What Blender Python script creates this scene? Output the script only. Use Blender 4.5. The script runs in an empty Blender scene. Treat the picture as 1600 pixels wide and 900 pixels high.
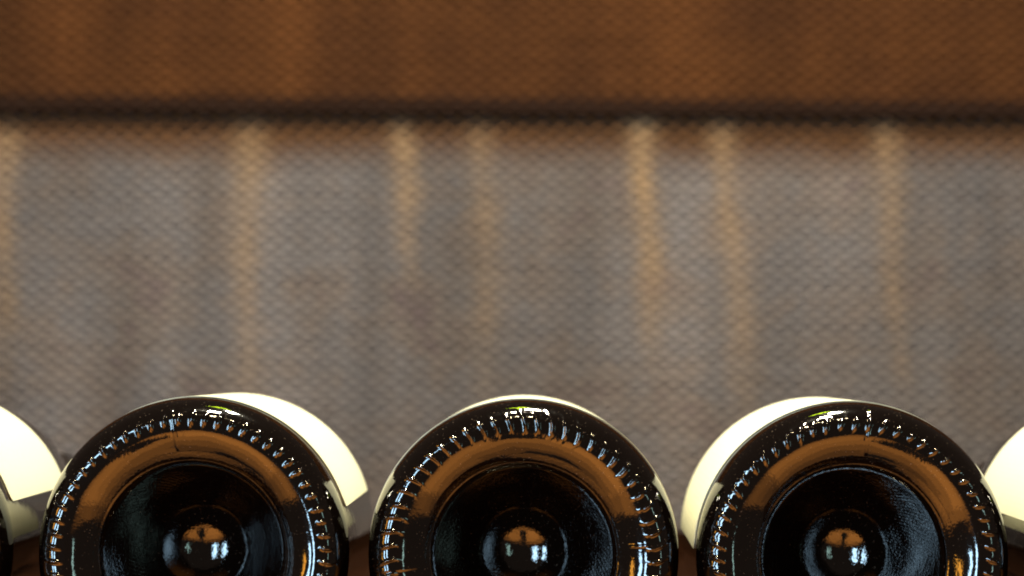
import bpy, math, random
import numpy as np
from mathutils import Matrix, Vector

# ------------------------------------------------------------------ camera
scene = bpy.context.scene
MM = 0.001
AX_Z = 38.2 * MM                       # height of the bottle axes above the shelf
CAM = Vector((1.4 * MM, -600 * MM, AX_Z + 44.3 * MM))
cam_d = bpy.data.cameras.new("camera")
cam = bpy.data.objects.new("camera", cam_d)
scene.collection.objects.link(cam)
cam_d.sensor_width = 36.0
cam_d.lens = 87.1
cam_d.clip_start = 0.02
cam_d.clip_end = 50
YAW, PITCH, ROLL = math.radians(0.44), math.radians(91.99), math.radians(0.40)
cam.matrix_world = (Matrix.Translation(CAM) @ Matrix.Rotation(YAW, 4, 'Z')
                    @ Matrix.Rotation(PITCH, 4, 'X') @ Matrix.Rotation(ROLL, 4, 'Z'))
cam_d.dof.use_dof = True
cam_d.dof.focus_distance = 0.603
cam_d.dof.aperture_fstop = 14.6
cam_d.dof.aperture_blades = 0
scene.camera = cam

# ------------------------------------------------------------------ world, lamps, exposure
world = bpy.data.worlds.new("World")
scene.world = world
world.use_nodes = True
wb = world.node_tree.nodes["Background"]
wb.inputs[0].default_value = (1.0, 0.72, 0.55, 1)
wb.inputs[1].default_value = 0.065

scene.view_settings.view_transform = 'Standard'
scene.view_settings.look = 'None'
scene.view_settings.exposure = 0.0
scene.view_settings.gamma = 1.0
scene.view_settings.use_curve_mapping = False
scene.render.engine = 'CYCLES'
scene.cycles.max_bounces = 8
scene.cycles.filter_width = 1.9
scene.cycles.sample_clamp_indirect = 6.0


def lamp(name, loc, target, size, radiance, color, shape='RECTANGLE'):
    """area lamp of a given radiance, aimed at a point"""
    d = bpy.data.lights.new(name, 'AREA')
    d.shape = shape
    d.size = size[0]
    d.size_y = size[1]
    area = size[0] * size[1] * (math.pi / 4 if shape in ('DISK', 'ELLIPSE') else 1)
    d.energy = radiance * math.pi * area
    d.color = color
    o = bpy.data.objects.new(name, d)
    scene.collection.objects.link(o)
    o.location = loc
    dirv = Vector(target) - Vector(loc)
    o.rotation_euler = dirv.to_track_quat('-Z', 'Y').to_euler()
    return o


# small warm spots on the ceiling track above the bottles
lamp("track_spot", (0.05, 0.13, 0.78), (0.0, 0.20, 0.0), (0.066, 0.066), 890, (1.0, 0.93, 0.72), 'DISK')
lamp("track_spot", (-0.05, -0.10, 0.80), (0.0, 0.20, 0.0), (0.060, 0.060), 840, (1.0, 0.90, 0.66), 'DISK')
lamp("track_spot", (-0.04, -0.98, 1.26), (0, 0.1, 0), (0.09, 0.09), 330, (1.0, 0.82, 0.48), 'DISK')
# yellow-green lamp added only for a tinted glint on the bottle heels
lamp("added_green_lamp", (-0.03, 0.27, 0.80), (0, 0, 0), (0.14, 0.06), 11, (0.72, 1.0, 0.02), 'ELLIPSE')
# daylight windows to the left, behind the camera
lamp("window_lamp", (-1.05, -2.6, 0.30), (0, 0, 0.05), (0.34, 1.3), 18, (0.50, 0.77, 1.0))
lamp("window_lamp", (-1.85, -2.2, 0.25), (0, 0, 0.05), (0.34, 1.2), 17, (0.50, 0.77, 1.0))
# a paler doorway to the right
lamp("doorway_lamp", (1.30, -2.3, 0.10), (0, 0, 0.05), (0.16, 0.8), 4.5, (0.60, 0.95, 0.85))
# added lamps stand in for warm floor bounce, gap for whoever takes the picture
GLOW = (1.0, 0.35, 0.058)
for y0, y1, rad in ((-0.20, -0.33, 0.5), (-0.33, -0.50, 0.95), (-0.50, -0.75, 1.55), (-0.75, -1.10, 2.2), (-1.10, -1.50, 2.1),
                    (-1.50, -2.00, 1.6), (-2.00, -2.55, 0.9)):
    cols = [(-1.10, -0.72, 0.7), (-0.72, -0.12, 1.2), (0.12, 0.72, 0.95), (0.72, 1.10, 0.4)]
    if y1 > -0.8:
        cols = [(-1.10, -0.72, 0.7), (-0.72, 0.72, 1.1), (0.72, 1.10, 0.45)]
    for x0, x1, fac in cols:
        lamp("floor_bounce_fill", ((x0 + x1) / 2, (y0 + y1) / 2, -0.55), ((x0 + x1) / 2, (y0 + y1) / 2, 1),
             (x1 - x0, y0 - y1), rad * fac, GLOW)
# amber wall lamp at the left
lamp("amber_wall_lamp", (-0.95, -0.62, 0.10), (0, 0, 0.05), (0.10, 0.30), 8, (1.0, 0.42, 0.05))


# ------------------------------------------------------------------ helpers
def new_mat(name):
    m = bpy.data.materials.new(name)
    m.use_nodes = True
    nt = m.node_tree
    return m, nt, nt.nodes["Principled BSDF"]


def N(nt, kind, **kw):
    n = nt.nodes.new(kind)
    for k, v in kw.items():
        setattr(n, k, v)
    return n


def mesh_obj(name, verts, faces, mat, parent=None, smooth=True, normals=None):
    me = bpy.data.meshes.new(name)
    me.from_pydata([tuple(v) for v in verts], [], faces)
    me.update()
    if smooth:
        me.polygons.foreach_set("use_smooth", [True] * len(me.polygons))
    if normals is not None:
        me.normals_split_custom_set_from_vertices([tuple(n) for n in normals])
    me.materials.append(mat)
    o = bpy.data.objects.new(name, me)
    scene.collection.objects.link(o)
    o.parent = parent
    return o


def tag(o, label=None, category=None, group=None, kind=None):
    for k, v in (("label", label), ("category", category), ("group", group), ("kind", kind)):
        if v:
            o[k] = v


def box(x0, x1, y0, y1, z0, z1):
    v = [(x, y, z) for x in (x0, x1) for y in (y0, y1) for z in (z0, z1)]
    f = [(0, 1, 3, 2), (4, 6, 7, 5), (0, 4, 5, 1), (2, 3, 7, 6), (0, 2, 6, 4), (1, 5, 7, 3)]
    return v, f


# ------------------------------------------------------------------ materials
def yarn_material(name, cols, scale, extra_dark, painted_shade=None, painted_light=None):
    m, nt, b = new_mat(name)
    tc = N(nt, 'ShaderNodeTexCoord')
    n1 = N(nt, 'ShaderNodeTexNoise'); n1.inputs['Scale'].default_value = scale; n1.inputs['Detail'].default_value = 4
    n1.inputs['Roughness'].default_value = 0.65
    nt.links.new(tc.outputs['Object'], n1.inputs['Vector'])
    r1 = N(nt, 'ShaderNodeValToRGB')
    e = r1.color_ramp.elements
    e[0].position = 0.30; e[0].color = (*cols[0], 1)
    e[1].position = 0.70; e[1].color = (*cols[-1], 1)
    for i, c in enumerate(cols[1:-1]):
        q = e.new(0.30 + 0.40 * (i + 1) / (len(cols) - 1)); q.color = (*c, 1)
    nt.links.new(n1.outputs['Color'], r1.inputs['Fac'])
    # broad vertical bands of lighter and darker tone
    mp = N(nt, 'ShaderNodeMapping'); mp.inputs['Scale'].default_value = (22, 1, 2.5)
    nt.links.new(tc.outputs['Object'], mp.inputs['Vector'])
    n2 = N(nt, 'ShaderNodeTexNoise'); n2.inputs['Scale'].default_value = 1.0; n2.inputs['Detail'].default_value = 2
    nt.links.new(mp.outputs['Vector'], n2.inputs['Vector'])
    r2 = N(nt, 'ShaderNodeMapRange')
    r2.inputs['From Min'].default_value = 0.3; r2.inputs['From Max'].default_value = 0.7
    r2.inputs['To Min'].default_value = 1 - extra_dark; r2.inputs['To Max'].default_value = 1.0 + extra_dark * 0.4
    nt.links.new(n2.outputs['Fac'], r2.inputs['Value'])
    mx = N(nt, 'ShaderNodeVectorMath', operation='SCALE')
    nt.links.new(r1.outputs['Color'], mx.inputs[0]); nt.links.new(r2.outputs['Result'], mx.inputs['Scale'])
    col = mx.outputs['Vector']
    if painted_shade:                                   # shade painted into the yarn colour near one edge, with an uneven limit
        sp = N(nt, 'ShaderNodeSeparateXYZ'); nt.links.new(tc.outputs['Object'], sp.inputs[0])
        wob = N(nt, 'ShaderNodeMath', operation='MULTIPLY_ADD'); wob.inputs[1].default_value = painted_shade[3]
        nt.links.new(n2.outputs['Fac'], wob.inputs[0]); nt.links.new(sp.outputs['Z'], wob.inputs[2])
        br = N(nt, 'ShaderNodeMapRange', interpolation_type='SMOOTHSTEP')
        br.inputs['From Min'].default_value = painted_shade[0] + painted_shade[3] / 2; br.inputs['From Max'].default_value = painted_shade[1] + painted_shade[3] / 2
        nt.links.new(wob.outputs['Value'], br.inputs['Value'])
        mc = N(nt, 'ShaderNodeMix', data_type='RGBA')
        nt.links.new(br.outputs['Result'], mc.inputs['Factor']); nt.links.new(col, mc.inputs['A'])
        mc.inputs['B'].default_value = (*painted_shade[2], 1)
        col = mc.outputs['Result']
    if painted_light:                                    # soft-edged streaks of warm light painted into the yarn colour
        at = N(nt, 'ShaderNodeAttribute', attribute_name="painted_light")
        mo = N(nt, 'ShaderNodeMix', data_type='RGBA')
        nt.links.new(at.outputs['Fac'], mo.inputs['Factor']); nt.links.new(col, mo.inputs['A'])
        mo.inputs['B'].default_value = (*painted_light, 1)
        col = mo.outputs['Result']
    nt.links.new(col, b.inputs['Base Color'])
    b.inputs['Roughness'].default_value = 0.85
    b.inputs['Specular IOR Level'].default_value = 0.2
    return m


M_grey = yarn_material("grey_yarn", [(0.178, 0.124, 0.135), (0.245, 0.192, 0.172), (0.228, 0.200, 0.204), (0.272, 0.208, 0.182)], 26, 0.36, painted_shade=(0.172, 0.196, (0.135, 0.060, 0.022), 0.014), painted_light=(0.45, 0.285, 0.16))  # brown shade under the valance and warm light streaks painted into the colour
M_brown = yarn_material("brown_yarn", [(0.080, 0.028, 0.0090), (0.112, 0.039, 0.0105), (0.142, 0.050, 0.0130)], 24, 0.38,
                        painted_shade=(0.0108, 0.0030, (0.024, 0.0092, 0.0048), 0.003))  # lowest rows darkened to paint the shadow line below the valance


def plain(name, col, rough=0.8, scale=60, var=0.25, spec=0.05):
    m, nt, b = new_mat(name)
    tc = N(nt, 'ShaderNodeTexCoord')
    n1 = N(nt, 'ShaderNodeTexNoise'); n1.inputs['Scale'].default_value = scale; n1.inputs['Detail'].default_value = 5
    nt.links.new(tc.outputs['Object'], n1.inputs['Vector'])
    r = N(nt, 'ShaderNodeMapRange'); r.inputs['To Min'].default_value = 1 - var; r.inputs['To Max'].default_value = 1 + var
    nt.links.new(n1.outputs['Fac'], r.inputs['Value'])
    mx = N(nt, 'ShaderNodeVectorMath', operation='SCALE'); mx.inputs[0].default_value = col
    nt.links.new(r.outputs['Result'], mx.inputs['Scale'])
    nt.links.new(mx.outputs['Vector'], b.inputs['Base Color'])
    b.inputs['Roughness'].default_value = rough
    b.inputs['Specular IOR Level'].default_value = spec
    return m


M_back_g = plain("grey_backing", (0.045, 0.038, 0.038))
M_back_b = plain("brown_backing", (0.028, 0.011, 0.005))
M_foil = plain("capsule_foil", (0.012, 0.008, 0.008), 0.5, spec=0.3)


def wood_material():
    m, nt, b = new_mat("shelf_wood")
    tc = N(nt, 'ShaderNodeTexCoord')
    mp = N(nt, 'ShaderNodeMapping'); mp.inputs['Scale'].default_value = (6, 90, 90)
    nt.links.new(tc.outputs['Object'], mp.inputs['Vector'])
    n1 = N(nt, 'ShaderNodeTexNoise'); n1.inputs['Scale'].default_value = 1.0; n1.inputs['Detail'].default_value = 6
    n1.inputs['Distortion'].default_value = 0.6
    nt.links.new(mp.outputs['Vector'], n1.inputs['Vector'])
    r = N(nt, 'ShaderNodeValToRGB')
    r.color_ramp.elements[0].position = 0.3; r.color_ramp.elements[0].color = (0.008, 0.0025, 0.0007, 1)
    r.color_ramp.elements[1].position = 0.7; r.color_ramp.elements[1].color = (0.022, 0.0065, 0.0016, 1)
    nt.links.new(n1.outputs['Fac'], r.inputs['Fac'])
    nt.links.new(r.outputs['Color'], b.inputs['Base Color'])
    b.inputs['Roughness'].default_value = 0.8
    b.inputs['Specular IOR Level'].default_value = 0.05
    bp = N(nt, 'ShaderNodeBump'); bp.inputs['Strength'].default_value = 0.2; bp.inputs['Distance'].default_value = 0.001
    nt.links.new(n1.outputs['Fac'], bp.inputs['Height']); nt.links.new(bp.outputs['Normal'], b.inputs['Normal'])
    return m


M_wood = wood_material()


def glass_material(name, bump1, bump2, rough=0.035):
    m, nt, b = new_mat(name)
    tcd = N(nt, 'ShaderNodeTexCoord')
    nd = N(nt, 'ShaderNodeTexNoise'); nd.inputs['Scale'].default_value = 2100; nd.inputs['Detail'].default_value = 1
    nt.links.new(tcd.outputs['Object'], nd.inputs['Vector'])
    rd = N(nt, 'ShaderNodeValToRGB')             # glass, with a few grains of dust
    rd.color_ramp.elements[0].position = 0.715; rd.color_ramp.elements[0].color = (0.0018, 0.0009, 0.0006, 1)
    rd.color_ramp.elements[1].position = 0.76; rd.color_ramp.elements[1].color = (0.10, 0.075, 0.055, 1)
    nt.links.new(nd.outputs['Fac'], rd.inputs['Fac']); nt.links.new(rd.outputs['Color'], b.inputs['Base Color'])
    b.inputs['Roughness'].default_value = rough
    b.inputs['IOR'].default_value = 1.55
    b.inputs['Specular IOR Level'].default_value = 1.0
    tc = N(nt, 'ShaderNodeTexCoord')
    n1 = N(nt, 'ShaderNodeTexNoise'); n1.inputs['Scale'].default_value = 1500; n1.inputs['Detail'].default_value = 2
    n2 = N(nt, 'ShaderNodeTexNoise'); n2.inputs['Scale'].default_value = 170; n2.inputs['Detail'].default_value = 1
    for n in (n1, n2):
        nt.links.new(tc.outputs['Object'], n.inputs['Vector'])
    b1 = N(nt, 'ShaderNodeBump'); b1.inputs['Strength'].default_value = 1; b1.inputs['Distance'].default_value = bump1
    b2 = N(nt, 'ShaderNodeBump'); b2.inputs['Strength'].default_value = 1; b2.inputs['Distance'].default_value = bump2
    nt.links.new(n1.outputs['Fac'], b1.inputs['Height'])
    nt.links.new(n2.outputs['Fac'], b2.inputs['Height'])
    nt.links.new(b1.outputs['Normal'], b2.inputs['Normal'])
    nt.links.new(b2.outputs['Normal'], b.inputs['Normal'])
    return m


M_glass = glass_material("dark_amber_glass", 0.000008, 0.00003)
M_glass_base = glass_material("dark_amber_glass_moulded", 0.000018, 0.00008, 0.07)
M_glass_punt = glass_material("dark_amber_glass_punt", 0.00004, 0.00008)


def paper_material():
    m, nt, b = new_mat("cream_label_paper")
    tc = N(nt, 'ShaderNodeTexCoord')
    n1 = N(nt, 'ShaderNodeTexNoise'); n1.inputs['Scale'].default_value = 900; n1.inputs['Detail'].default_value = 3
    nt.links.new(tc.outputs['Object'], n1.inputs['Vector'])
    r = N(nt, 'ShaderNodeValToRGB')
    r.color_ramp.elements[0].color = (0.66, 0.645, 0.49, 1); r.color_ramp.elements[1].color = (0.74, 0.725, 0.57, 1)
    nt.links.new(n1.outputs['Fac'], r.inputs['Fac']); nt.links.new(r.outputs['Color'], b.inputs['Base Color'])
    bp = N(nt, 'ShaderNodeBump'); bp.inputs['Distance'].default_value = 0.00003
    nt.links.new(n1.outputs['Fac'], bp.inputs['Height']); nt.links.new(bp.outputs['Normal'], b.inputs['Normal'])
    b.inputs['Roughness'].default_value = 0.75
    return m


M_paper = paper_material()


# ------------------------------------------------------------------ shelf
WALL_Y = 0.550
random.seed(3)
shelf = bpy.data.objects.new("shelf", None)
scene.collection.objects.link(shelf)
tag(shelf, "brown wooden shelf that the bottles lie on", "shelf", kind="structure")
y = -0.012
widths = [0.092, 0.088, 0.095, 0.090, 0.094, 0.089, 0.030]
for w in widths:
    v, f = box(-0.60, 0.60, y + 0.0004, min(y + w, WALL_Y + 0.02) - 0.0004, -0.022, random.uniform(-0.0003, 0.0))
    o = mesh_obj("plank", v, f, M_wood, shelf, smooth=False)
    y += w

v, f = box(-0.60, 0.60, WALL_Y - 0.016, WALL_Y - 0.004, 0.0002, 0.011)
mesh_obj("shade_strip", v, f, M_wood, shelf, smooth=False)  # dark strip added in place of the shade at the foot of the cloth

# ------------------------------------------------------------------ woven backdrop and valance
def yarn_sheet(name, x0, x1, z0, z1, ysurf, mat, parent, seed, rad=1.12, amp=1.4, painted_streaks=None):
    """rows of wavy yarn, neighbouring rows in opposite phase so that small dark lens-shaped gaps stay open"""
    rng = np.random.default_rng(seed)
    per, rowh, seg, ns = 8.8 * MM, 3.0 * MM, 7, 4
    xs = np.arange(x0, x1, per / seg)
    rows = int((z1 - z0) / rowh)
    ang = np.linspace(-0.15, math.pi + 0.15, ns)
    V, F, base = [], [], 0
    for i in range(rows):
        ph = math.pi * (i % 2) + rng.normal(0, 0.09)
        drift = np.interp(xs, np.linspace(x0, x1, 14), rng.normal(0, 0.00008, 14))
        thick = rad * MM * np.interp(xs, np.linspace(x0, x1, 60), 1 + rng.normal(0, 0.05, 60))
        wave = 2 * math.pi * xs / per + ph + 0.5 * np.interp(xs, np.linspace(x0, x1, 9), np.sin(np.arange(9) * 1.7))
        zc = z0 + (i + 0.5) * rowh + amp * MM * np.sin(wave) + drift
        yc = ysurf + 0.35 * MM * np.cos(wave * 2)
        P = np.stack([np.stack([xs, yc - thick * math.sin(a), zc + thick * math.cos(a)], -1) for a in ang], 1)
        V.append(P.reshape(-1, 3))
        k = np.arange(len(xs) - 1)[:, None]; j = np.arange(ns - 1)[None, :]
        a = base + k * ns + j
        F.append(np.stack([a, a + 1, a + ns + 1, a + ns], -1).reshape(-1, 4))
        base += len(xs) * ns
    o = mesh_obj(name, np.concatenate(V).tolist(), np.concatenate(F).tolist(), mat, parent)
    if painted_streaks is not None:
        a = o.data.attributes.new("painted_light", 'FLOAT', 'POINT')
        a.data.foreach_set("value", painted_streaks(np.concatenate(V)).astype(np.float32))
    tag(o, kind="stuff")
    return o


def PX(X, depth_y=WALL_Y):
    return CAM.x + (X - 830) / 3870 * (depth_y - CAM.y)


def PZ(Y, depth_y=WALL_Y):
    return CAM.z + (580 - Y) / 3870 * (depth_y - CAM.y)


back = bpy.data.objects.new("woven_backdrop", None)
scene.collection.objects.link(back)
back.location = (0, WALL_Y, 0)
tag(back, "coarse grey woven cloth hanging behind the bottles with painted streaks of warm light", "backdrop")
v, f = box(-0.45, 0.45, 0.0040, 0.012, -0.002, 0.30)
mesh_obj("backing", v, f, M_back_g, back, smooth=False)

val = bpy.data.objects.new("woven_valance", None)
scene.collection.objects.link(val)
VAL_Y = WALL_Y - 0.0070
val.location = (0, VAL_Y, PZ(173))
tag(val, "brown woven valance across the top of the grey cloth", "valance")
v, f = box(-0.45, 0.45, 0.0040, 0.0065, 0.0, 0.20)
mesh_obj("backing", v, f, M_back_b, val, smooth=False)
yarn_sheet("weave", -0.45, 0.45, 0.0, 0.20, 0.0012, M_brown, val, 8)

LIGHT_STREAKS = [  # x top, x bottom, y top, y bottom (photo), width px, strength
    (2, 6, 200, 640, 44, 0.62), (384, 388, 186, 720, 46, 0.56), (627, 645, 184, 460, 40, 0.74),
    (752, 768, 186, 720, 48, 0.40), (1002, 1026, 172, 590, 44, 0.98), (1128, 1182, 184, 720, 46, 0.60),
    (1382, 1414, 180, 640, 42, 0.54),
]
def painted_streaks(P):
    """how much warm light is painted in at each point (world x, z) of the cloth"""
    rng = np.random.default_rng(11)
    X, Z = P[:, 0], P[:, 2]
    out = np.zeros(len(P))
    for xt, xb, yt, yb, w, st in LIGHT_STREAKS:
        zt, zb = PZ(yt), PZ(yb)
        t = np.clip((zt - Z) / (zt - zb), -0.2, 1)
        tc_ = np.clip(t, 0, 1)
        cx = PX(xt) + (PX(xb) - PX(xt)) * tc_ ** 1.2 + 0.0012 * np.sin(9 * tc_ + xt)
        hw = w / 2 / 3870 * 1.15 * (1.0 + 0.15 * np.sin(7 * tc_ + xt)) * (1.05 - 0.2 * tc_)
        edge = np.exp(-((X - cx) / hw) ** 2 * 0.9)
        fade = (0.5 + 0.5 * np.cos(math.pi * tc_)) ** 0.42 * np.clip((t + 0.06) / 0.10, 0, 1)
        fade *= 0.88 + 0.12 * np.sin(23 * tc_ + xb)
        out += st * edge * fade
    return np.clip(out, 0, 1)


yarn_sheet("weave", -0.45, 0.45, 0.0, 0.262, 0.0012, M_grey, back, 5, painted_streaks=painted_streaks)

# ------------------------------------------------------------------ wine bottles
TAU_R = 1.05 * np.array([0, 4.8, 9.4, 11, 14, 20.4, 21.4, 21.9, 22.3, 22.9, 24.2, 26.2, 27.6, 28.4, 28.9, 29.5, 31.0])
TAU_A = np.array([0, 19, 41, 56, 65, 72, 58, 30, 44, 38, 34, 26, 18, 10, 4, 1.5, 0])


def base_depth():
    r = np.linspace(0, 32.5, 3251)
    tau = np.interp(r, TAU_R, TAU_A)
    t = np.tan(np.radians(tau))
    d = np.concatenate([[0], np.cumsum((t[1:] + t[:-1]) / 2 * 0.01)])
    return r, d[-1] - d, tau


BR, BD, BT = base_depth()


def lathe(name, rr, dd, nrm_r, nrm_d, nth, mat, parent, disp=None, cap=False):
    """surface of revolution about +Y (mm in, metres out) with optional displacement and exact normals"""
    th = np.arange(nth) * 2 * math.pi / nth
    R, T = np.meshgrid(rr, th, indexing='ij')
    D = np.repeat(dd[:, None], nth, 1)
    nr = np.repeat(nrm_r[:, None], nth, 1); nd = np.repeat(nrm_d[:, None], nth, 1)
    h = disp(R, T, D) if disp is not None else 0 * R
    R2 = R + h * nr; D2 = D + h * nd
    X = R2 * np.sin(T); Z = R2 * np.cos(T); Y = D2
    P = np.stack([X, Y, Z], -1)
    if disp is not None:
        gu = np.gradient(P, axis=0)
        gv = np.roll(P, -1, 1) - np.roll(P, 1, 1)
        n = np.cross(gv, gu)
        n /= np.linalg.norm(n, axis=-1, keepdims=True) + 1e-12
    else:
        n = np.stack([nr * np.sin(T), nd, nr * np.cos(T)], -1)
    ref = np.stack([nr * np.sin(T), nd, nr * np.cos(T)], -1)
    n *= np.sign((n * ref).sum(-1, keepdims=True))
    m = len(rr)
    i = np.arange(m - 1)[:, None]; j = np.arange(nth)[None, :]
    a = i * nth + j; b = i * nth + (j + 1) % nth
    F = np.stack([a, b, b + nth, a + nth], -1).reshape(-1, 4).tolist()
    V = (P.reshape(-1, 3) * MM).tolist()
    NN = n.reshape(-1, 3).tolist()
    if cap:
        V.append((0, dd[0] * MM, 0)); NN.append((0, nrm_d[0], 0))
        F += [[len(V) - 1, (k + 1) % nth, k] for k in range(nth)]
    return mesh_obj(name, V, F, mat, parent, normals=NN)


def knurl(seed, count, r0, half_len, width, height, slant, curve, seams, second=None):
    rng = np.random.default_rng(seed)
    jr = rng.normal(0, 0.07, count); jh = 1 + rng.normal(0, 0.10, count); jt = rng.normal(0, 0.03, count)
    jl = 1 + rng.normal(0, 0.10, count)
    ks = rng.normal(0, 1, 8)

    def f(R, T, D):
        step = 2 * math.pi / count
        h = np.zeros_like(R)
        k0 = np.round(T / step).astype(int)
        for dk in (-1, 0, 1):
            k = k0 + dk
            km = k % count
            u = (R - r0 - jr[km])
            v = R * (T - (k + jt[km]) * step) - slant * u - curve * u * u
            h += height * jh[km] * np.exp(-np.abs(u / (half_len * jl[km])) ** 3) * np.exp(-(v / width) ** 2)
            if second:
                u2 = R - second[0]
                v2 = R * (T - (k + 0.5) * step)
                h += second[1] * np.exp(-(u2 / second[2]) ** 2) * np.exp(-(v2 / (width * 1.3)) ** 2)
        for s in seams:
            dt = (T - math.radians(s) + math.pi) % (2 * math.pi) - math.pi
            h += 0.16 * np.exp(-((R * dt) / 0.35) ** 2)
            h += 0.05 * np.tanh(R * dt / 0.5) * np.exp(-((R * dt) / 3.0) ** 2)
        # slow unevenness of the moulded glass
        h += 0.035 * np.sin(3 * T + ks[0]) + 0.03 * np.sin(5 * T + ks[1] + 0.2 * R) + 0.012 * np.sin(17 * T + ks[2] + 0.8 * R)
        return h
    return f


def build_label(parent, a0, a1, d0, d1, rad=38.12, thick=0.22):
    """curved paper with rounded corners, a real thin shell"""
    na, nd = 72, 20
    V, F = [], []
    rc = 2.5
    arc = math.radians(a1 - a0) * rad
    def pt(s, t, r):
        # pull corners in for rounding
        ang = math.radians(a0) + s / rad
        return (r * math.sin(ang) * MM, t * MM, r * math.cos(ang) * MM)
    ss = np.concatenate([[0, 0.35, 1.2], np.linspace(rc, arc - rc, na), [arc - 1.2, arc - 0.35, arc]])
    def inset(s):
        e = min(s, arc - s)
        return 0 if e >= rc else rc - math.sqrt(max(0, rc * rc - (rc - e) ** 2))
    m = nd + 1
    for r in (rad, rad + thick):
        for s in ss:
            q = inset(s)
            for j in range(m):
                V.append(pt(s, d0 + q + (d1 - d0 - 2 * q) * j / nd, r))
    L = len(ss); off = L * m
    for i in range(L - 1):
        for j in range(nd):
            a = i * m + j
            F.append((off + a, off + a + 1, off + a + m + 1, off + a + m))
            F.append((a, a + m, a + m + 1, a + 1))
        F.append((i * m, off + i * m, off + (i + 1) * m, (i + 1) * m))
        F.append((i * m + nd, (i + 1) * m + nd, off + (i + 1) * m + nd, off + i * m + nd))
    for j in range(nd):
        F.append((j, j + 1, off + j + 1, off + j))
        b = (L - 1) * m + j
        F.append((b, off + b, off + b + 1, b + 1))
    return mesh_obj("paper_label", V, F, M_paper, parent, smooth=False)


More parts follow.
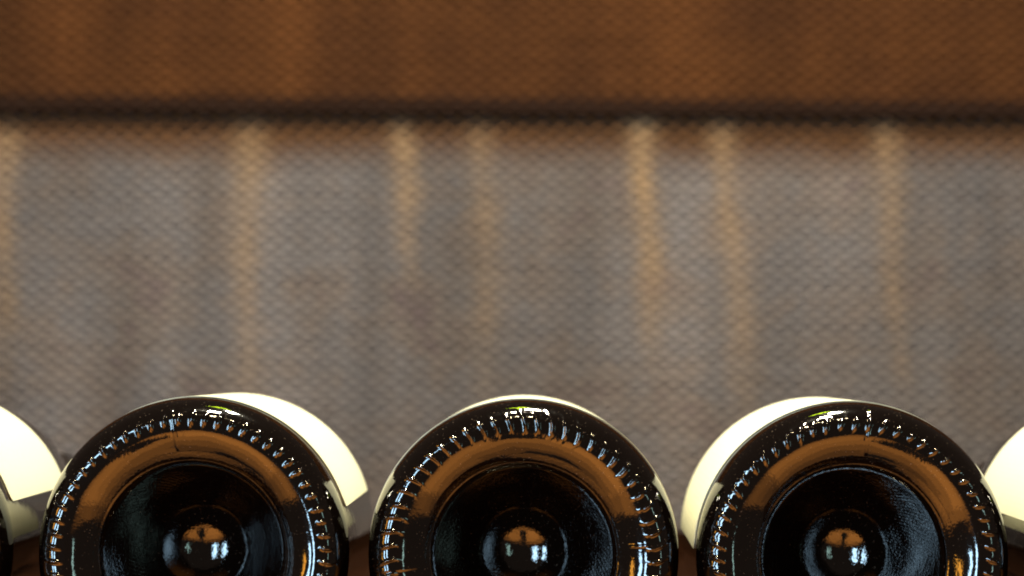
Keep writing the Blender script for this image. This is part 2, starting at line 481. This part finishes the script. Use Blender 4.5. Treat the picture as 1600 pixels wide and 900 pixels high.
def build_bottle(loc, rotz, label_text, a0, a1, d0, d1, kn, roll_seed):
    root = bpy.data.objects.new("wine_bottle", None)
    scene.collection.objects.link(root)
    root.location = loc
    root.rotation_euler = (0, 0, rotz)
    tag(root, label_text, "bottle", "wine bottles lying side by side on the shelf")
    # punt: the pushed-up hollow in the middle of the base
    rr = np.concatenate([np.linspace(0.2, 8, 40), np.linspace(8.15, 21, 100), np.linspace(21.1, 25.2, 42)])
    dd = np.interp(rr, BR, BD); tt = np.radians(np.interp(rr, BR, BT))
    rng = np.random.default_rng(roll_seed); p = rng.uniform(0, 6, 6); hc = int(rng.integers(84, 100))
    def wob(R, T, D):
        ham = 0.011 * np.sin(hc * T) * np.sin(2 * math.pi * R / 1.05 + 0.6 * np.sin(3 * T + p[3])) * np.clip((R - 9.5) / 3, 0, 1) * np.clip((21.5 - R) / 2, 0, 1)
        ham *= 0.55 + 0.45 * np.sin(4 * T + p[4])
        return ham + (0.17 * np.sin(2 * T + p[0]) * (R / 24) + 0.05 * np.sin(5 * T + p[1] + R * 0.5) * (R / 24)
                ) * (1 - np.clip((R - 23.6) / 1.4, 0, 1))
    lathe("punt", rr, dd, -np.sin(tt), -np.cos(tt), 600, M_glass_punt, root, wob, cap=True)
    # knurled ring the bottle stands on
    r1 = np.concatenate([np.linspace(25.2, 28, 14), np.linspace(28.2, 32.4, 36)])
    d1_ = np.interp(r1, BR, BD); t1 = np.radians(np.interp(r1, BR, BT))
    aa = np.linspace(0, 1, 40)[1:] * math.radians(62)
    r2 = 32.4 + 5.6 * np.sin(aa); d2 = 9 * (1 - np.cos(aa)); t2 = -np.arctan2(9 * np.sin(aa), 5.6 * np.cos(aa))
    fade_hi = r2[-1]
    kf = kn
    def ring_disp(R, T, D):
        fade = np.clip((R - 25.2) / 0.8, 0, 1) * np.clip((fade_hi - R) / 0.8, 0, 1)
        return kf(R, T, D) * fade
    lathe("base_ring", np.concatenate([r1, r2]), np.concatenate([d1_, d2]),
          -np.sin(np.concatenate([t1, t2])), -np.cos(np.concatenate([t1, t2])), 900, M_glass_base, root, ring_disp)
    # heel, straight wall, shoulder and neck
    ab = np.linspace(math.radians(62), math.pi / 2, 14)
    rb = list(32.4 + 5.6 * np.sin(ab)); db = list(9 * (1 - np.cos(ab)))
    nrb = list(np.sin(np.arctan2(9 * np.sin(ab), 5.6 * np.cos(ab) + 1e-9))); ndb = list(-np.cos(np.arctan2(9 * np.sin(ab), 5.6 * np.cos(ab) + 1e-9)))
    for dv in np.linspace(14, 105, 12):
        rb.append(38); db.append(dv); nrb.append(1); ndb.append(0)
    for t in np.linspace(0.04, 1, 26):
        s = t * t * (3 - 2 * t)
        g = (6 * t - 6 * t * t) * (14.2 - 38) / 135
        rb.append(38 + (14.2 - 38) * s); db.append(106 + 135 * t)
        q = math.hypot(1, g); nrb.append(1 / q); ndb.append(-g / q)
    rb.append(14.0); db.append(262); nrb.append(1); ndb.append(0)
    lathe("body", np.array(rb), np.array(db), np.array(nrb), np.array(ndb), 240, M_glass, root)
    # foil capsule over the neck
    rc = np.array([14.25, 14.3, 14.4, 14.5, 15.2, 15.2, 14.6, 13.5, 8.0, 0.1])
    dc = np.array([250, 262, 280, 292, 293, 299, 300, 300.4, 300.6, 300.6])
    lathe("capsule", rc, dc, np.array([1, 1, 1, 1, .9, .9, .6, .2, 0.02, 0]), np.array([0, 0, 0, -.1, -.3, .3, .8, .98, 1, 1.]), 64, M_foil, root)
    build_label(root, a0, a1, d0, d1)
    return root


BOTTLES = [
    # x mm, y mm, yaw deg, label text, label arc, label depth, knurl
    (-163.0, 0, 1.9, "leftmost wine bottle, mostly cut off by the photo's left edge, cream label showing",
     -80, 72, 14, 100, knurl(1, 62, 32.7, 1.1, 0.62, 0.42, 0.0, 0.0, (40, 220)), 1),
    (-80.6, 0, 0.3, "wine bottle lying base-on, second from left, cream label crescent showing on its right",
     -88, 73, 14, 103, knurl(2, 62, 33.0, 1.4, 0.42, 0.40, 0.15, 0.0, (-8, 172)), 2),
    (0, 0, 0.0, "middle wine bottle, seen base-on with only a thin label rim above its base",
     -84, 84, 14, 100, knurl(3, 59, 32.6, 2.1, 0.37, 0.44, -0.30, -0.10, (-96, 84)), 3),
    (80.0, 0, -1.4, "wine bottle lying base-on, second from right, cream label crescent showing on its left",
     -88, 82, 14, 103, knurl(4, 60, 32.9, 1.4, 0.44, 0.40, 0.35, 0.0, (6, 186), second=(34.4, 0.10, 0.7)), 4),
    (161.3, 0, -2.0, "rightmost wine bottle, only its cream label visible at the photo's right edge",
     -77, 78, 14, 103, knurl(5, 60, 32.5, 1.6, 0.6, 0.44, 0.2, 0.0, (30, 210)), 5),
]
for x, y, yaw, text, a0, a1, d0, d1, kn, sd in BOTTLES:
    build_bottle((x * MM, y * MM, AX_Z), math.radians(yaw), text, a0, a1, d0, d1, kn, sd)
